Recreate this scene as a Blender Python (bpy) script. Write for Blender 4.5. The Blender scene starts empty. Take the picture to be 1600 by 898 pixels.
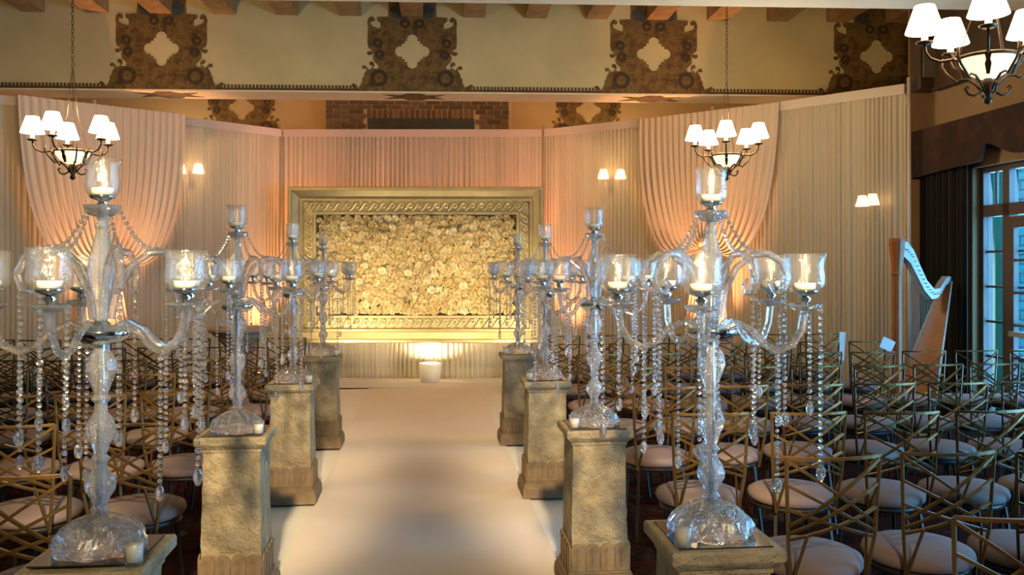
import bpy, math, random
from mathutils import Vector, Matrix

S = bpy.context.scene
COL = S.collection
random.seed(7)
TH = 0.0990                      # the aisle turns this much against the view axis
CH = 1.66                        # camera height
FPX = 1380.0

def A(u, v, z=0.0):              # aisle frame (across, along) -> world
    return Vector((u*math.cos(TH)-v*math.sin(TH), u*math.sin(TH)+v*math.cos(TH), z))

# ------------------------------------------------------------------ camera
cd = bpy.data.cameras.new('camera'); cam = bpy.data.objects.new('camera', cd); COL.objects.link(cam)
cam.location = (0, 0, CH); cam.rotation_euler = (math.radians(90), 0, 0)
cd.sensor_width = 36; cd.lens = 36*FPX/1600; cd.shift_y = -(449-415)/1600.0
cd.clip_start = 0.05; cd.clip_end = 200
S.camera = cam
# ------------------------------------------------------------------ world, exposure
W = bpy.data.worlds.new('World'); S.world = W; W.use_nodes = True
W.node_tree.nodes['Background'].inputs[0].default_value = (0.015, 0.36, 0.72, 1)
W.node_tree.nodes['Background'].inputs[1].default_value = 5.5
S.view_settings.view_transform = 'Standard'; S.view_settings.look = 'None'
S.view_settings.gamma = 1; S.view_settings.use_curve_mapping = False
S.view_settings.exposure = 0.52
S.cycles.use_denoising = True
S.cycles.max_bounces = 10; S.cycles.transmission_bounces = 8; S.cycles.transparent_max_bounces = 16
S.cycles.glossy_bounces = 4; S.cycles.diffuse_bounces = 4
S.cycles.caustics_reflective = False; S.cycles.caustics_refractive = False
S.cycles.sample_clamp_indirect = 6

def lamp(name, kind, loc, power, color, target=None, **kw):
    l = bpy.data.lights.new(name, kind); l.energy = power; l.color = color
    for k, v in kw.items(): setattr(l, k, v)
    o = bpy.data.objects.new(name, l); COL.objects.link(o); o.location = loc
    if target is not None:
        o.rotation_euler = (Vector(target)-Vector(loc)).to_track_quat('-Z', 'Y').to_euler()
    return o
WARM = (1.0, 0.75, 0.44); AMBER = (1.0, 0.36, 0.12)
# daylight through the two glazed openings of the window wall
for v0, v1, p in ((6.3, 8.6, 130), (1.2, 4.6, 360)):
    lamp('window_daylight', 'AREA', A(5.95, (v0+v1)/2, 1.45), p, (0.22, 0.58, 1.0), A(0, (v0+v1)/2, 0.7),
         shape='RECTANGLE', size=(v1-v0), size_y=2.4)
# pin spots on the flower wall, hung on the near beam
for x, tx, p in ((-1.6, -2.5, 260), (-1.2, -0.2, 260), (-1.4, -1.3, 260)):
    lamp('pin_spot', 'SPOT', (x, 7.9, 3.7), p, (1.0, 0.80, 0.42), (tx, 12.5, 1.25), spot_size=0.40, spot_blend=0.6, shadow_soft_size=0.05)
# ceiling spots over the entrance, along both pedestal rows
for u, tu in ((-0.30, -1.24), (0.30, 1.22)):
    lamp('aisle_spot', 'SPOT', A(u, -1.2, 3.7), 2700, (1.0, 0.76, 0.42), A(tu, 5.0, 0.7), spot_size=0.33, spot_blend=0.75, shadow_soft_size=0.12)
for u, tu in ((-0.2, -1.0), (0.2, 0.98)):  # added pair, no fixtures: brightens the far pedestals
    lamp('aisle_spot', 'SPOT', A(u, 2.6, 3.8), 520, (1.0, 0.78, 0.46), A(tu, 7.6, 0.65), spot_size=0.40, spot_blend=0.8, shadow_soft_size=0.1)
for u, tu in ((-0.3, -1.15), (0.3, 1.12)):  # added spill pair, no fixtures: lifts the near pedestals and chairs
    lamp('aisle_spot', 'SPOT', A(u, -2.3, 3.7), 620, (1.0, 0.76, 0.42), A(tu, 2.9, 0.85), spot_size=0.36, spot_blend=0.8, shadow_soft_size=0.12)
# broad warm ambient fill from above, added with no fixtures
lamp('ambient_fill', 'AREA', (-1.0, 8.9, 4.75), 22, WARM, (-1.0, 9.0, 0), shape='RECTANGLE', size=6.0, size_y=1.6)
lamp('ambient_fill', 'AREA', (-1.0, 3.0, 4.75), 3, WARM, (-1.0, 3.0, 0), shape='RECTANGLE', size=6.0, size_y=3.0)
lamp('ambient_fill', 'AREA', (-1.0, 13.6, 5.0), 20, (1.0, 0.55, 0.24), (-1.0, 15.2, 3.5), shape='RECTANGLE', size=8.0, size_y=0.6)  # added wash that brightens the back wall

# ------------------------------------------------------------------ materials
def nt(name):
    m = bpy.data.materials.new(name); m.use_nodes = True
    return m, m.node_tree.nodes, m.node_tree.links, m.node_tree.nodes['Principled BSDF']
def ramp(n, l, src, stops):
    r = n.new('ShaderNodeValToRGB')
    e = r.color_ramp.elements
    while len(e) < len(stops): e.new(0.5)
    for i, (p, c) in enumerate(stops):
        e[i].position = p; e[i].color = (c[0], c[1], c[2], 1)
    l.new(src, r.inputs[0]); return r
def noise(n, l, scale, detail=4, rough=0.55, vec=None):
    t = n.new('ShaderNodeTexNoise'); t.inputs['Scale'].default_value = scale
    t.inputs['Detail'].default_value = detail; t.inputs['Roughness'].default_value = rough
    if vec is None:
        c = n.new('ShaderNodeTexCoord'); vec = c.outputs['Object']
    l.new(vec, t.inputs['Vector']); return t
def bump(n, l, b, src, strength, dist=0.01):
    bp = n.new('ShaderNodeBump'); bp.inputs['Strength'].default_value = strength; bp.inputs['Distance'].default_value = dist
    l.new(src, bp.inputs['Height']); l.new(bp.outputs[0], b.inputs['Normal']); return bp
def simple(name, col, rough=0.6, metal=0.0, var=0.15, scale=8, bmp=0.0, spec=0.5):
    m, n, l, b = nt(name)
    t = noise(n, l, scale)
    r = ramp(n, l, t.outputs['Fac'], ((0.3, [c*(1-var) for c in col]), (0.7, [min(1, c*(1+var)) for c in col])))
    l.new(r.outputs[0], b.inputs['Base Color'])
    b.inputs['Roughness'].default_value = rough; b.inputs['Metallic'].default_value = metal
    b.inputs['Specular IOR Level'].default_value = spec
    if bmp: bump(n, l, b, t.outputs['Fac'], bmp)
    return m
def emis(name, col, strength, base=(0.8, 0.8, 0.8)):
    m, n, l, b = nt(name)
    b.inputs['Base Color'].default_value = (*base, 1)
    b.inputs['Emission Color'].default_value = (*col, 1); b.inputs['Emission Strength'].default_value = strength
    return m
M = {}
M['plaster'] = simple('cream_plaster', (0.62, 0.52, 0.27), 0.85, var=0.10, scale=1.5, bmp=0.15)
M['soffit'] = simple('lit_soffit_plaster', (0.90, 0.74, 0.50), 0.85, var=0.06, scale=3)  # chandelier light from below is put into this paler colour
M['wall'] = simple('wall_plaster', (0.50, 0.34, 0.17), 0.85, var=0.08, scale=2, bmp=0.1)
M['wall_side'] = simple('dimmed_side_plaster', (0.29, 0.19, 0.10), 0.85, var=0.08, scale=2, bmp=0.1)  # wall plaster darkened: dimness beside the windows put into the colour
M['joist'] = simple('joist_wood', (0.34, 0.20, 0.085), 0.6, var=0.3, scale=5)
M['darkwood'] = simple('dark_wood', (0.05, 0.028, 0.012), 0.6, var=0.3, scale=4)
M['stencil'] = None
m, n, l, b = nt('painted_ornament')
t = noise(n, l, 9, 6, 0.7); r = ramp(n, l, t.outputs['Fac'], ((0.34, (0.060, 0.030, 0.008)), (0.46, (0.13, 0.066, 0.016)), (0.56, (0.21, 0.125, 0.030)), (0.68, (0.115, 0.082, 0.022))))
l.new(r.outputs[0], b.inputs['Base Color']); b.inputs['Roughness'].default_value = 0.8; M['stencil'] = m
M['stencil_dark'] = simple('ornament_dark_paint', (0.058, 0.034, 0.012), 0.8, var=0.3, scale=9)
M['stencil_light'] = simple('ornament_ochre_paint', (0.16, 0.092, 0.025), 0.8, var=0.35, scale=12)
M['stencil_blue'] = simple('ornament_slate_paint', (0.05, 0.055, 0.05), 0.8, var=0.3, scale=9)
M['band'] = simple('border_paint', (0.11, 0.06, 0.02), 0.8, var=0.3, scale=9)
M['mortar'] = simple('mortar', (0.52, 0.37, 0.22), 0.9, var=0.15, scale=20)
m, n, l, b = nt('brick_clay')
oi = n.new('ShaderNodeObjectInfo'); r = ramp(n, l, oi.outputs['Random'], ((0.0, (0.10, 0.062, 0.035)), (0.5, (0.155, 0.095, 0.050)), (1.0, (0.21, 0.14, 0.075))))
t = noise(n, l, 30); mx = n.new('ShaderNodeMixRGB'); mx.blend_type = 'MULTIPLY'; mx.inputs[0].default_value = 0.5
l.new(r.outputs[0], mx.inputs[1]); l.new(t.outputs['Color'], mx.inputs[2]); l.new(mx.outputs[0], b.inputs['Base Color'])
b.inputs['Roughness'].default_value = 0.9; bump(n, l, b, t.outputs['Fac'], 0.4); M['brick'] = m
M['panel'] = simple('slate_panel', (0.028, 0.038, 0.042), 0.35, var=0.5, scale=3)
m, n, l, b = nt('carpet')
t = noise(n, l, 3.2, 5, 0.7); r = ramp(n, l, t.outputs['Fac'], ((0.35, (0.012, 0.006, 0.005)), (0.48, (0.045, 0.014, 0.009)), (0.56, (0.018, 0.012, 0.011)), (0.66, (0.07, 0.04, 0.022))))
l.new(r.outputs[0], b.inputs['Base Color']); b.inputs['Roughness'].default_value = 1.0; b.inputs['Specular IOR Level'].default_value = 0.0
t2 = noise(n, l, 180, 2); bump(n, l, b, t2.outputs['Fac'], 0.4); M['carpet'] = m
M['runner'] = simple('runner_cloth', (0.80, 0.76, 0.72), 0.7, var=0.04, scale=1.4, bmp=0.08)
M['runner_top'] = simple('aisle_cloth', (0.78, 0.67, 0.61), 0.62, var=0.04, scale=1.1, bmp=0.08)
def cloth(name, col, transp, transl, scale=60):
    m, n, l, b = nt(name)
    out = n['Material Output']
    t = noise(n, l, 1.3, 3)
    r = ramp(n, l, t.outputs['Fac'], ((0.3, [c*0.94 for c in col]), (0.7, col)))
    d = n.new('ShaderNodeBsdfDiffuse'); tl = n.new('ShaderNodeBsdfTranslucent'); tp = n.new('ShaderNodeBsdfTransparent')
    l.new(r.outputs[0], d.inputs[0]); l.new(r.outputs[0], tl.inputs[0])
    m1 = n.new('ShaderNodeMixShader'); m1.inputs[0].default_value = transl; l.new(d.outputs[0], m1.inputs[1]); l.new(tl.outputs[0], m1.inputs[2])
    m2 = n.new('ShaderNodeMixShader'); m2.inputs[0].default_value = transp; l.new(m1.outputs[0], m2.inputs[1]); l.new(tp.outputs[0], m2.inputs[2])
    l.new(m2.outputs[0], out.inputs['Surface']); return m
M['sheer'] = cloth('ivory_sheer', (0.80, 0.72, 0.56), 0.10, 0.25)
M['swag'] = cloth('champagne_voile', (0.84, 0.70, 0.54), 0.04, 0.25)
M['header'] = cloth('header_cloth', (0.86, 0.74, 0.62), 0.0, 0.2)
M['gold'] = simple('gold_leaf', (0.60, 0.48, 0.25), 0.45, 0.6, 0.10, 5, 0.05)
M['gold_scroll'] = simple('gold_scrollwork', (0.85, 0.70, 0.38), 0.3, 0.7, 0.1, 9)
M['goldback'] = simple('gold_shadow_board', (0.30, 0.22, 0.08), 0.6, 0.3, 0.2, 9)
for i, c in enumerate(((0.72, 0.57, 0.30), (0.64, 0.48, 0.22), (0.78, 0.67, 0.42))):
    M['petal%d' % i] = simple('rose_petals_%s' % ('cream', 'ochre', 'pale')[i], c, 0.7, var=0.12, scale=14)
M['moss'] = simple('backing_moss', (0.14, 0.10, 0.03), 0.9, var=0.4, scale=12)
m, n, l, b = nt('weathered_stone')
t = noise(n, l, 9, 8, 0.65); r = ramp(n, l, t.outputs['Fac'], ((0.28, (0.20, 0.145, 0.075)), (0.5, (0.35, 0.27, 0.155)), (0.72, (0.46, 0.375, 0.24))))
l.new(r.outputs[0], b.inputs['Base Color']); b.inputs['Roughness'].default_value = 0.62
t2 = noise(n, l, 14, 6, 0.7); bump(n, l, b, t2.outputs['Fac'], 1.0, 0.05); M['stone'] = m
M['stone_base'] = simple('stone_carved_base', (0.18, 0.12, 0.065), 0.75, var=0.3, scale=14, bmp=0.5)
M['mirror'] = simple('black_mirror', (0.02, 0.018, 0.015), 0.08, 0.0, 0.1, 5)
def glassy(name, base, edge, rough, tint, haze, bscale=0, bstr=0.0, refr=0.0):
    m, n, l, b = nt(name); out = n['Material Output']
    g = n.new('ShaderNodeBsdfGlossy'); g.inputs['Roughness'].default_value = rough; g.inputs[0].default_value = (0.97, 0.98, 1, 1)
    tp = n.new('ShaderNodeBsdfTransparent'); tp.inputs[0].default_value = (*tint, 1)
    df = n.new('ShaderNodeBsdfDiffuse'); df.inputs[0].default_value = (0.85, 0.86, 0.86, 1)
    tl = n.new('ShaderNodeBsdfTranslucent'); tl.inputs[0].default_value = (0.85, 0.86, 0.86, 1)
    lw = n.new('ShaderNodeLayerWeight'); lw.inputs[0].default_value = 0.5
    pw = n.new('ShaderNodeMath'); pw.operation = 'POWER'; pw.inputs[1].default_value = 3.0
    ma = n.new('ShaderNodeMath'); ma.operation = 'MULTIPLY_ADD'; ma.inputs[1].default_value = edge; ma.inputs[2].default_value = base; ma.use_clamp = True
    l.new(lw.outputs['Facing'], pw.inputs[0]); l.new(pw.outputs[0], ma.inputs[0])
    md = n.new('ShaderNodeMixShader'); md.inputs[0].default_value = 0.5; l.new(df.outputs[0], md.inputs[1]); l.new(tl.outputs[0], md.inputs[2])
    m0 = n.new('ShaderNodeMixShader'); m0.inputs[0].default_value = haze; l.new(tp.outputs[0], m0.inputs[1]); l.new(md.outputs[0], m0.inputs[2])
    m1 = n.new('ShaderNodeMixShader'); l.new(ma.outputs[0], m1.inputs[0]); l.new(m0.outputs[0], m1.inputs[1]); l.new(g.outputs[0], m1.inputs[2])
    if bscale:
        t = noise(n, l, bscale, 2); bp = n.new('ShaderNodeBump'); bp.inputs['Strength'].default_value = bstr; bp.inputs['Distance'].default_value = 0.01
        l.new(t.outputs['Fac'], bp.inputs['Height']); l.new(bp.outputs[0], g.inputs['Normal'])
    if refr:
        gs = n.new('ShaderNodeBsdfGlass'); gs.inputs['IOR'].default_value = 1.5; gs.inputs['Roughness'].default_value = 0.0
        m3 = n.new('ShaderNodeMixShader'); m3.inputs[0].default_value = refr; l.new(m1.outputs[0], m3.inputs[1]); l.new(gs.outputs[0], m3.inputs[2]); m1 = m3
    l.new(m1.outputs[0], out.inputs['Surface']); return m
M['thin_glass'] = glassy('thin_cut_glass', 0.06, 0.35, 0.08, (0.95, 0.95, 0.94), 0.05, 90, 0.5)
M['pane'] = glassy('window_glass', 0.03, 0.25, 0.02, (0.95, 0.98, 1.0), 0.0)
M['crystal'] = glassy('crystal', 0.26, 0.40, 0.05, (0.90, 0.91, 0.92), 0.10, 140, 1.0, 0.5)
M['stem_glass'] = glassy('bubbled_stem_glass', 0.22, 0.40, 0.08, (0.88, 0.90, 0.92), 0.22, 170, 1.0, 0.35)
M['chrome'] = simple('polished_chrome', (0.75, 0.78, 0.8), 0.08, 1.0, 0.05, 5)
M['wax'] = simple('white_wax', (0.85, 0.82, 0.76), 0.5, var=0.03)
M['bronze'] = simple('chair_metal', (0.16, 0.088, 0.024), 0.36, 0.65, 0.15, 12)
M['black_leg'] = simple('chair_leg_metal', (0.020, 0.013, 0.009), 0.5, 0.2, 0.2, 12)
M['cushion'] = simple('taupe_cushion', (0.19, 0.132, 0.126), 0.9, var=0.06, scale=4)
M['iron'] = simple('antique_iron', (0.10, 0.055, 0.025), 0.45, 0.7, 0.25, 14)
M['shade'] = emis('lit_lamp_shade', (1.0, 0.80, 0.48), 5.0, (0.9, 0.85, 0.7))
M['candle_sleeve'] = emis('lit_candle_sleeve', (1.0, 0.72, 0.36), 1.6, (0.85, 0.75, 0.55))
M['bowl'] = emis('lit_alabaster', (1.0, 0.72, 0.38), 1.3, (0.85, 0.75, 0.58))
M['harpwood'] = simple('harp_maple', (0.34, 0.105, 0.025), 0.3, var=0.2, scale=5)
M['soundboard'] = simple('harp_soundboard', (0.36, 0.13, 0.035), 0.4, var=0.2, scale=3)
M['silver'] = simple('harp_plate', (0.34, 0.36, 0.36), 0.4, 0.4, 0.1, 12)
M['string'] = simple('harp_string', (0.80, 0.70, 0.5), 0.4, var=0.05)
m, n, l, b = nt('valance_damask')
t = n.new('ShaderNodeTexVoronoi'); t.inputs['Scale'].default_value = 7
tc = n.new('ShaderNodeTexCoord'); ns = noise(n, l, 5, 3); l.new(tc.outputs['Object'], t.inputs['Vector'])
mm = n.new('ShaderNodeMath'); mm.operation = 'MULTIPLY'; l.new(t.outputs['Distance'], mm.inputs[0]); l.new(ns.outputs['Fac'], mm.inputs[1])
r = ramp(n, l, mm.outputs[0], ((0.1, (0.016, 0.005, 0.003)), (0.25, (0.028, 0.007, 0.003)), (0.4, (0.045, 0.015, 0.006))))
l.new(r.outputs[0], b.inputs['Base Color']); b.inputs['Roughness'].default_value = 0.8; M['valance'] = m
M['curtain'] = simple('dark_curtain', (0.006, 0.004, 0.004), 0.9, var=0.3, scale=4)
M['joinery'] = simple('door_paint', (0.10, 0.075, 0.065), 0.5, var=0.1, scale=5)
M['paper'] = simple('white_paper', (0.82, 0.82, 0.84), 0.6, var=0.02)
M['white'] = simple('white_paint', (0.8, 0.78, 0.74), 0.5, var=0.03)
M['bucket'] = simple('white_bucket', (0.82, 0.76, 0.66), 0.5, var=0.03)
M['spandex'] = simple('taupe_spandex', (0.36, 0.25, 0.18), 0.7, var=0.08, scale=3)
M['black'] = simple('black_plastic', (0.02, 0.02, 0.02), 0.5, var=0.1)
M['lens'] = emis('uplight_lens', (1.0, 0.5, 0.2), 6, (0.8, 0.5, 0.3))
M['grille'] = simple('vent_metal', (0.20, 0.17, 0.13), 0.6, 0.2, 0.1)
M['outbrick'] = simple('outside_brick_paint', (0.55, 0.55, 0.56), 0.9, var=0.12, scale=6)
M['paving'] = simple('patio_paving', (0.4, 0.4, 0.4), 0.9, var=0.1, scale=4)

# ------------------------------------------------------------------ mesh helpers
class MB:
    def __init__(s): s.v = []; s.f = []; s.sm = []
    def add(s, vs, fs, smooth=False):
        o = len(s.v); s.v += [tuple(x) for x in vs]
        s.f += [tuple(i+o for i in f) for f in fs]; s.sm += [smooth]*len(fs); return s
    def box(s, lo, hi):
        x0, y0, z0 = lo; x1, y1, z1 = hi
        return s.add([(x0,y0,z0),(x1,y0,z0),(x1,y1,z0),(x0,y1,z0),(x0,y0,z1),(x1,y0,z1),(x1,y1,z1),(x0,y1,z1)],
                     [(0,3,2,1),(4,5,6,7),(0,1,5,4),(1,2,6,5),(2,3,7,6),(3,0,4,7)])
    def lathe(s, prof, n=16, c=(0,0,0), lobes=0, amp=0.0, twist=0.0, smooth=True):
        vs = []; fs = []; k = len(prof)
        for r, z in prof:
            for i in range(n):
                a = 2*math.pi*i/n
                rr = r*(1+amp*math.sin(lobes*a+twist*z)) if lobes else r
                vs.append((c[0]+rr*math.cos(a), c[1]+rr*math.sin(a), c[2]+z))
        for j in range(k-1):
            for i in range(n):
                i2 = (i+1) % n
                fs.append((j*n+i, j*n+i2, (j+1)*n+i2, (j+1)*n+i))
        if prof[0][0] > 1e-5: fs.append(tuple(range(n-1, -1, -1)))
        if prof[-1][0] > 1e-5: fs.append(tuple((k-1)*n+i for i in range(n)))
        return s.add(vs, fs, smooth)
    def tube(s, path, r, n=6, smooth=True, cap=True):
        P = [Vector(p) for p in path]; k = len(P); vs = []; fs = []
        up = Vector((0, 0, 1))
        nrm = None
        for i in range(k):
            t = (P[min(i+1, k-1)]-P[max(i-1, 0)])
            if t.length < 1e-9: t = Vector((0, 0, 1))
            t.normalize()
            if nrm is None:
                nrm = t.cross(up)
                if nrm.length < 1e-3: nrm = t.cross(Vector((1, 0, 0)))
            else:
                nrm = nrm - t*nrm.dot(t)
            nrm.normalize(); bn = t.cross(nrm)
            rr = r[i] if isinstance(r, (list, tuple)) else r
            for j in range(n):
                a = 2*math.pi*(j+0.5)/n
                vs.append(P[i]+(nrm*math.cos(a)+bn*math.sin(a))*rr)
        for i in range(k-1):
            for j in range(n):
                j2 = (j+1) % n
                fs.append((i*n+j, i*n+j2, (i+1)*n+j2, (i+1)*n+j))
        if cap: fs.append(tuple(range(n-1, -1, -1))); fs.append(tuple((k-1)*n+j for j in range(n)))
        return s.add(vs, fs, smooth)
    def sphere(s, c, r, n=8, m=5, sz=1.0, smooth=True):
        pr = [(r*math.sin(math.pi*i/m), -r*sz*math.cos(math.pi*i/m)) for i in range(m+1)]
        pr[0] = (0.0, -r*sz); pr[-1] = (0.0, r*sz)
        vs = [(c[0], c[1], c[2]-r*sz)]; fs = []
        for q in pr[1:-1]:
            for i in range(n):
                a = 2*math.pi*i/n; vs.append((c[0]+q[0]*math.cos(a), c[1]+q[0]*math.sin(a), c[2]+q[1]))
        vs.append((c[0], c[1], c[2]+r*sz))
        for i in range(n): fs.append((0, 1+(i+1) % n, 1+i))
        for j in range(m-2):
            for i in range(n):
                a = 1+j*n+i; b_ = 1+j*n+(i+1) % n; fs.append((a, b_, b_+n, a+n))
        L = len(vs)-1; o = 1+(m-2)*n
        for i in range(n): fs.append((o+i, o+(i+1) % n, L))
        return s.add(vs, fs, smooth)
    def prism(s, outline, lo, hi, axes='xz', smooth=False):      # outline in a plane, extruded along the third axis
        def P(a, b_, c):
            return (a, c, b_) if axes == 'xz' else ((a, b_, c) if axes == 'xy' else (c, a, b_))
        k = len(outline)
        vs = [P(a, b_, lo) for a, b_ in outline]+[P(a, b_, hi) for a, b_ in outline]
        fs = [tuple(range(k)), tuple(range(2*k-1, k-1, -1))]
        fs += [(i, k+i, k+(i+1) % k, (i+1) % k) for i in range(k)]
        return s.add(vs, fs, smooth)
    def mesh(s, name, mat):
        me = bpy.data.meshes.new(name); me.from_pydata(s.v, [], s.f); me.update()
        me.polygons.foreach_set('use_smooth', s.sm); me.materials.append(mat)
        return me
    def obj(s, name, mat, parent=None, loc=None, rotz=0):
        return link(name, s.mesh(name, mat), parent, loc, rotz)
def link(name, me, parent=None, loc=None, rotz=0):
    o = bpy.data.objects.new(name, me); COL.objects.link(o)
    if parent is not None: o.parent = parent
    if loc is not None: o.location = loc
    if rotz: o.rotation_euler = (0, 0, rotz)
    return o
def tag(o, label=None, cat=None, group=None, kind=None):
    if label: o['label'] = label
    if cat: o['category'] = cat
    if group: o['group'] = group
    if kind: o['kind'] = kind
    return o
def thing(name, loc, rotz, label, cat, group=None):
    o = bpy.data.objects.new(name, None); COL.objects.link(o); o.empty_display_size = 0.1
    o.location = loc; o.rotation_euler = (0, 0, rotz)
    return tag(o, label, cat, group)
def copy_tree(root, loc, rotz, label=None, group=None):
    kids = {}
    r = root.copy(); COL.objects.link(r); r.location = loc; r.rotation_euler = (0, 0, rotz)
    if label: r['label'] = label
    if group: r['group'] = group
    for ch in [c for c in KIDS(root)]:
        c = ch.copy(); COL.objects.link(c); c.parent = r
        for g in KIDS(ch):
            d = g.copy(); COL.objects.link(d); d.parent = c
    return r
def KIDS(o): return list(o.children)
def struct(o, label=None):
    o['kind'] = 'structure'
    if label: o['label'] = label
    return o
def proj(p): return (800+FPX*p[0]/p[1], 415-FPX*(p[2]-CH)/p[1])
ORD = ['first', 'second', 'third', 'fourth', 'fifth', 'sixth', 'seventh', 'eighth', 'ninth', 'tenth', 'eleventh']
HO = Vector((0, 0, 0))
#SECTION_STRUCTURE
# ------------------------------------------------------------------ the room
UW = 5.65                                     # inner face of the window wall
def frame_pts(u0, u1, v0, v1): return [A(u0, v0), A(u1, v0), A(u1, v1), A(u0, v1)]
def abox(mb, u0, u1, v0, v1, z0, z1):
    p = frame_pts(u0, u1, v0, v1)
    return mb.add([(q.x, q.y, z0) for q in p]+[(q.x, q.y, z1) for q in p],
                  [(0,3,2,1),(4,5,6,7),(0,1,5,4),(1,2,6,5),(2,3,7,6),(3,0,4,7)])
struct(abox(MB(), -7.2, 6.85, -3.2, 16.2, -0.1, 0.0).obj('floor', M['carpet']), 'dark red-brown patterned carpet under the chair rows')
ceil = struct(abox(MB(), -7.2, 6.85, -3.2, 16.2, 5.25, 5.35).obj('ceiling', M['plaster']), 'plastered ceiling above the wooden joists')
struct(abox(MB(), -7.3, -7.0, -3.2, 16.2, 0, 5.25).obj('wall_left', M['wall']))
struct(abox(MB(), -7.2, UW+0.25, -3.3, -3.0, 0, 5.25).obj('wall_front', M['wall']))
# window wall with two glazed openings
OPEN = ((6.2, 8.63), (1.2, 4.6)); HEAD = 2.67
mb = MB(); edges = [-3.2, 1.2, 4.6, 6.2, 8.63, 16.2]
for a_, b_ in ((-3.2, 1.2), (4.6, 6.2), (8.63, 9.85)): abox(mb, UW, UW+0.25, a_, b_, 0, 5.25)
for a_, b_ in OPEN: abox(mb, UW, UW+0.25, a_, b_, HEAD, 5.25)
abox(mb, UW+0.25, 6.85, 9.65, 9.85, 0, 5.25); abox(mb, 6.6, 6.85, 9.85, 16.2, 0, 5.25)
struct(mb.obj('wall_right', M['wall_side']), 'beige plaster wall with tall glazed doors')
# back wall, turned like the beams
YAW = 0.046
def Bm(x, d, z=0): return Vector((x, d+YAW*x, z))
def bbox(mb, x0, x1, d0, d1, z0, z1):
    p = [Bm(x0, d0), Bm(x1, d0), Bm(x1, d1), Bm(x0, d1)]
    return mb.add([(q.x, q.y, z0) for q in p]+[(q.x, q.y, z1) for q in p],
                  [(0,3,2,1),(4,5,6,7),(0,1,5,4),(1,2,6,5),(2,3,7,6),(3,0,4,7)])
BW = 15.3
wall_back = struct(bbox(MB(), -9, 5.3, BW, BW+0.2, 0, 5.25).obj('wall_back', M['wall']), 'beige back wall with painted ornaments beside the chimney')
D1 = 11.32; BZ = 3.88
beam = struct(bbox(MB(), -8.6, 5.46, D1, D1+0.02, BZ+0.0, 5.25).obj('trim_1', M['plaster']), 'deep cream ceiling beam painted with brown quatrefoil ornaments')
bbox(MB(), -8.6, 5.46, D1+0.021, D1+0.52, BZ, 5.25).obj('beam_core', M['plaster'], beam)
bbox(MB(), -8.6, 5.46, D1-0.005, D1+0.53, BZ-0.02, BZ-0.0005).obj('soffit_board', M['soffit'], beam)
beam2 = struct(bbox(MB(), -8.6, 5.2, 6.85, 7.41, BZ+0.0, 5.25).obj('trim_2', M['plaster']), 'cream ceiling beam crossing above the chairs')
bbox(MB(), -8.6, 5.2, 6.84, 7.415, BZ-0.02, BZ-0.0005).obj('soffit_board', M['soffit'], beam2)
# joists between the beams
jm = MB().box((-0.137, -3.80, 0), (0.137, 0, 0.42)).mesh('joist', M['joist'])
for i in range(-8, 9):
    p = Bm(-1.27+0.785*i, D1-0.012, 4.83)
    link('joist', jm, ceil, p, 0.075)
# bulkhead and dark wall plate where the beam meets the window wall
b_ = struct(bbox(MB(), 4.47, 4.78, 9.45, 9.72, 3.60, 5.25).obj('trim_3', M['darkwood']), 'dark timber bulkhead in the corner beside the window wall')
bbox(MB(), 4.49, 4.72, 9.425, 9.449, 3.72, 4.06).obj('vent_grille', M['grille'], b_)
struct(abox(MB(), UW-0.10, UW-0.001, -3.0, 9.2, 3.58, 5.25).obj('trim_4', M['darkwood']), 'dark timber plate running along the top of the window wall')

# painted ornaments, thin raised paint on the beam and the back wall
HALF = [(0,0),(535,0),(520,8),(495,18),(505,40),(530,42),(530,58),(508,66),(488,50),(470,25),(448,60),(436,90),(440,108),(425,120),(420,150),(398,185),(402,200),(425,190),(440,205),(432,225),(408,224),(392,205),(375,185),(352,205),(345,222),(370,225),(378,245),(362,262),(338,252),(330,225),(345,200),(305,195),(295,222),(318,245),(340,270),(345,305),(330,335),(348,325),(372,312),(395,325),(392,345),(368,350),(345,350),(382,380),(390,420),(388,470),(386,560),(392,600),(382,635),(355,655),(330,640),(325,618),(345,605),(362,618),(362,585),(340,565),(285,548),(275,560),(278,600),(305,618),(308,650),(208,655),(212,690),(206,730),(212,790),(0,790)]
K = 1/5.61/FPX*11.25
def quatrefoil(r):
    pts = []
    for q in range(4):
        a0 = math.pi/2*q
        loc = [(0.62, -0.30), (0.66, -0.30)] + [(0.66+0.34*math.cos(t), 0.34*math.sin(t)*0.95) for t in [math.radians(d) for d in range(-80, 81, 16)]] + [(0.66, 0.30), (0.62, 0.30), (0.62, 0.45), (0.46, 0.45), (0.46, 0.6)]
        for x, y in loc:
            pts.append((r*(x*math.cos(a0)-y*math.sin(a0)), r*(x*math.sin(a0)+y*math.cos(a0))))
    return pts
def curve_mesh(name, loops, depth, mat):
    cu = bpy.data.curves.new(name, 'CURVE'); cu.dimensions = '2D'; cu.fill_mode = 'BOTH'; cu.extrude = depth
    for lp in loops:
        sp = cu.splines.new('POLY'); sp.points.add(len(lp)-1); sp.use_cyclic_u = True
        for p, q in zip(sp.points, lp): p.co = (q[0], q[1], 0, 1)
    o = bpy.data.objects.new(name, cu); COL.objects.link(o)
    dg = bpy.context.evaluated_depsgraph_get()
    me = bpy.data.meshes.new_from_object(o.evaluated_get(dg)); bpy.data.objects.remove(o)
    me.materials.clear(); me.materials.append(mat)
    me.transform(Matrix.Rotation(math.radians(90), 4, 'X'))     # stand it upright, facing -Y
    return me
outline = [(x*K, y*K) for x, y in HALF] + [(-x*K, y*K) for x, y in reversed(HALF[1:-1])]
qf = [(x, y+350*K) for x, y in quatrefoil(150*K)]
orn_me = curve_mesh('painted_ornament', [outline, qf], 0.002, M['stencil'])
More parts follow.
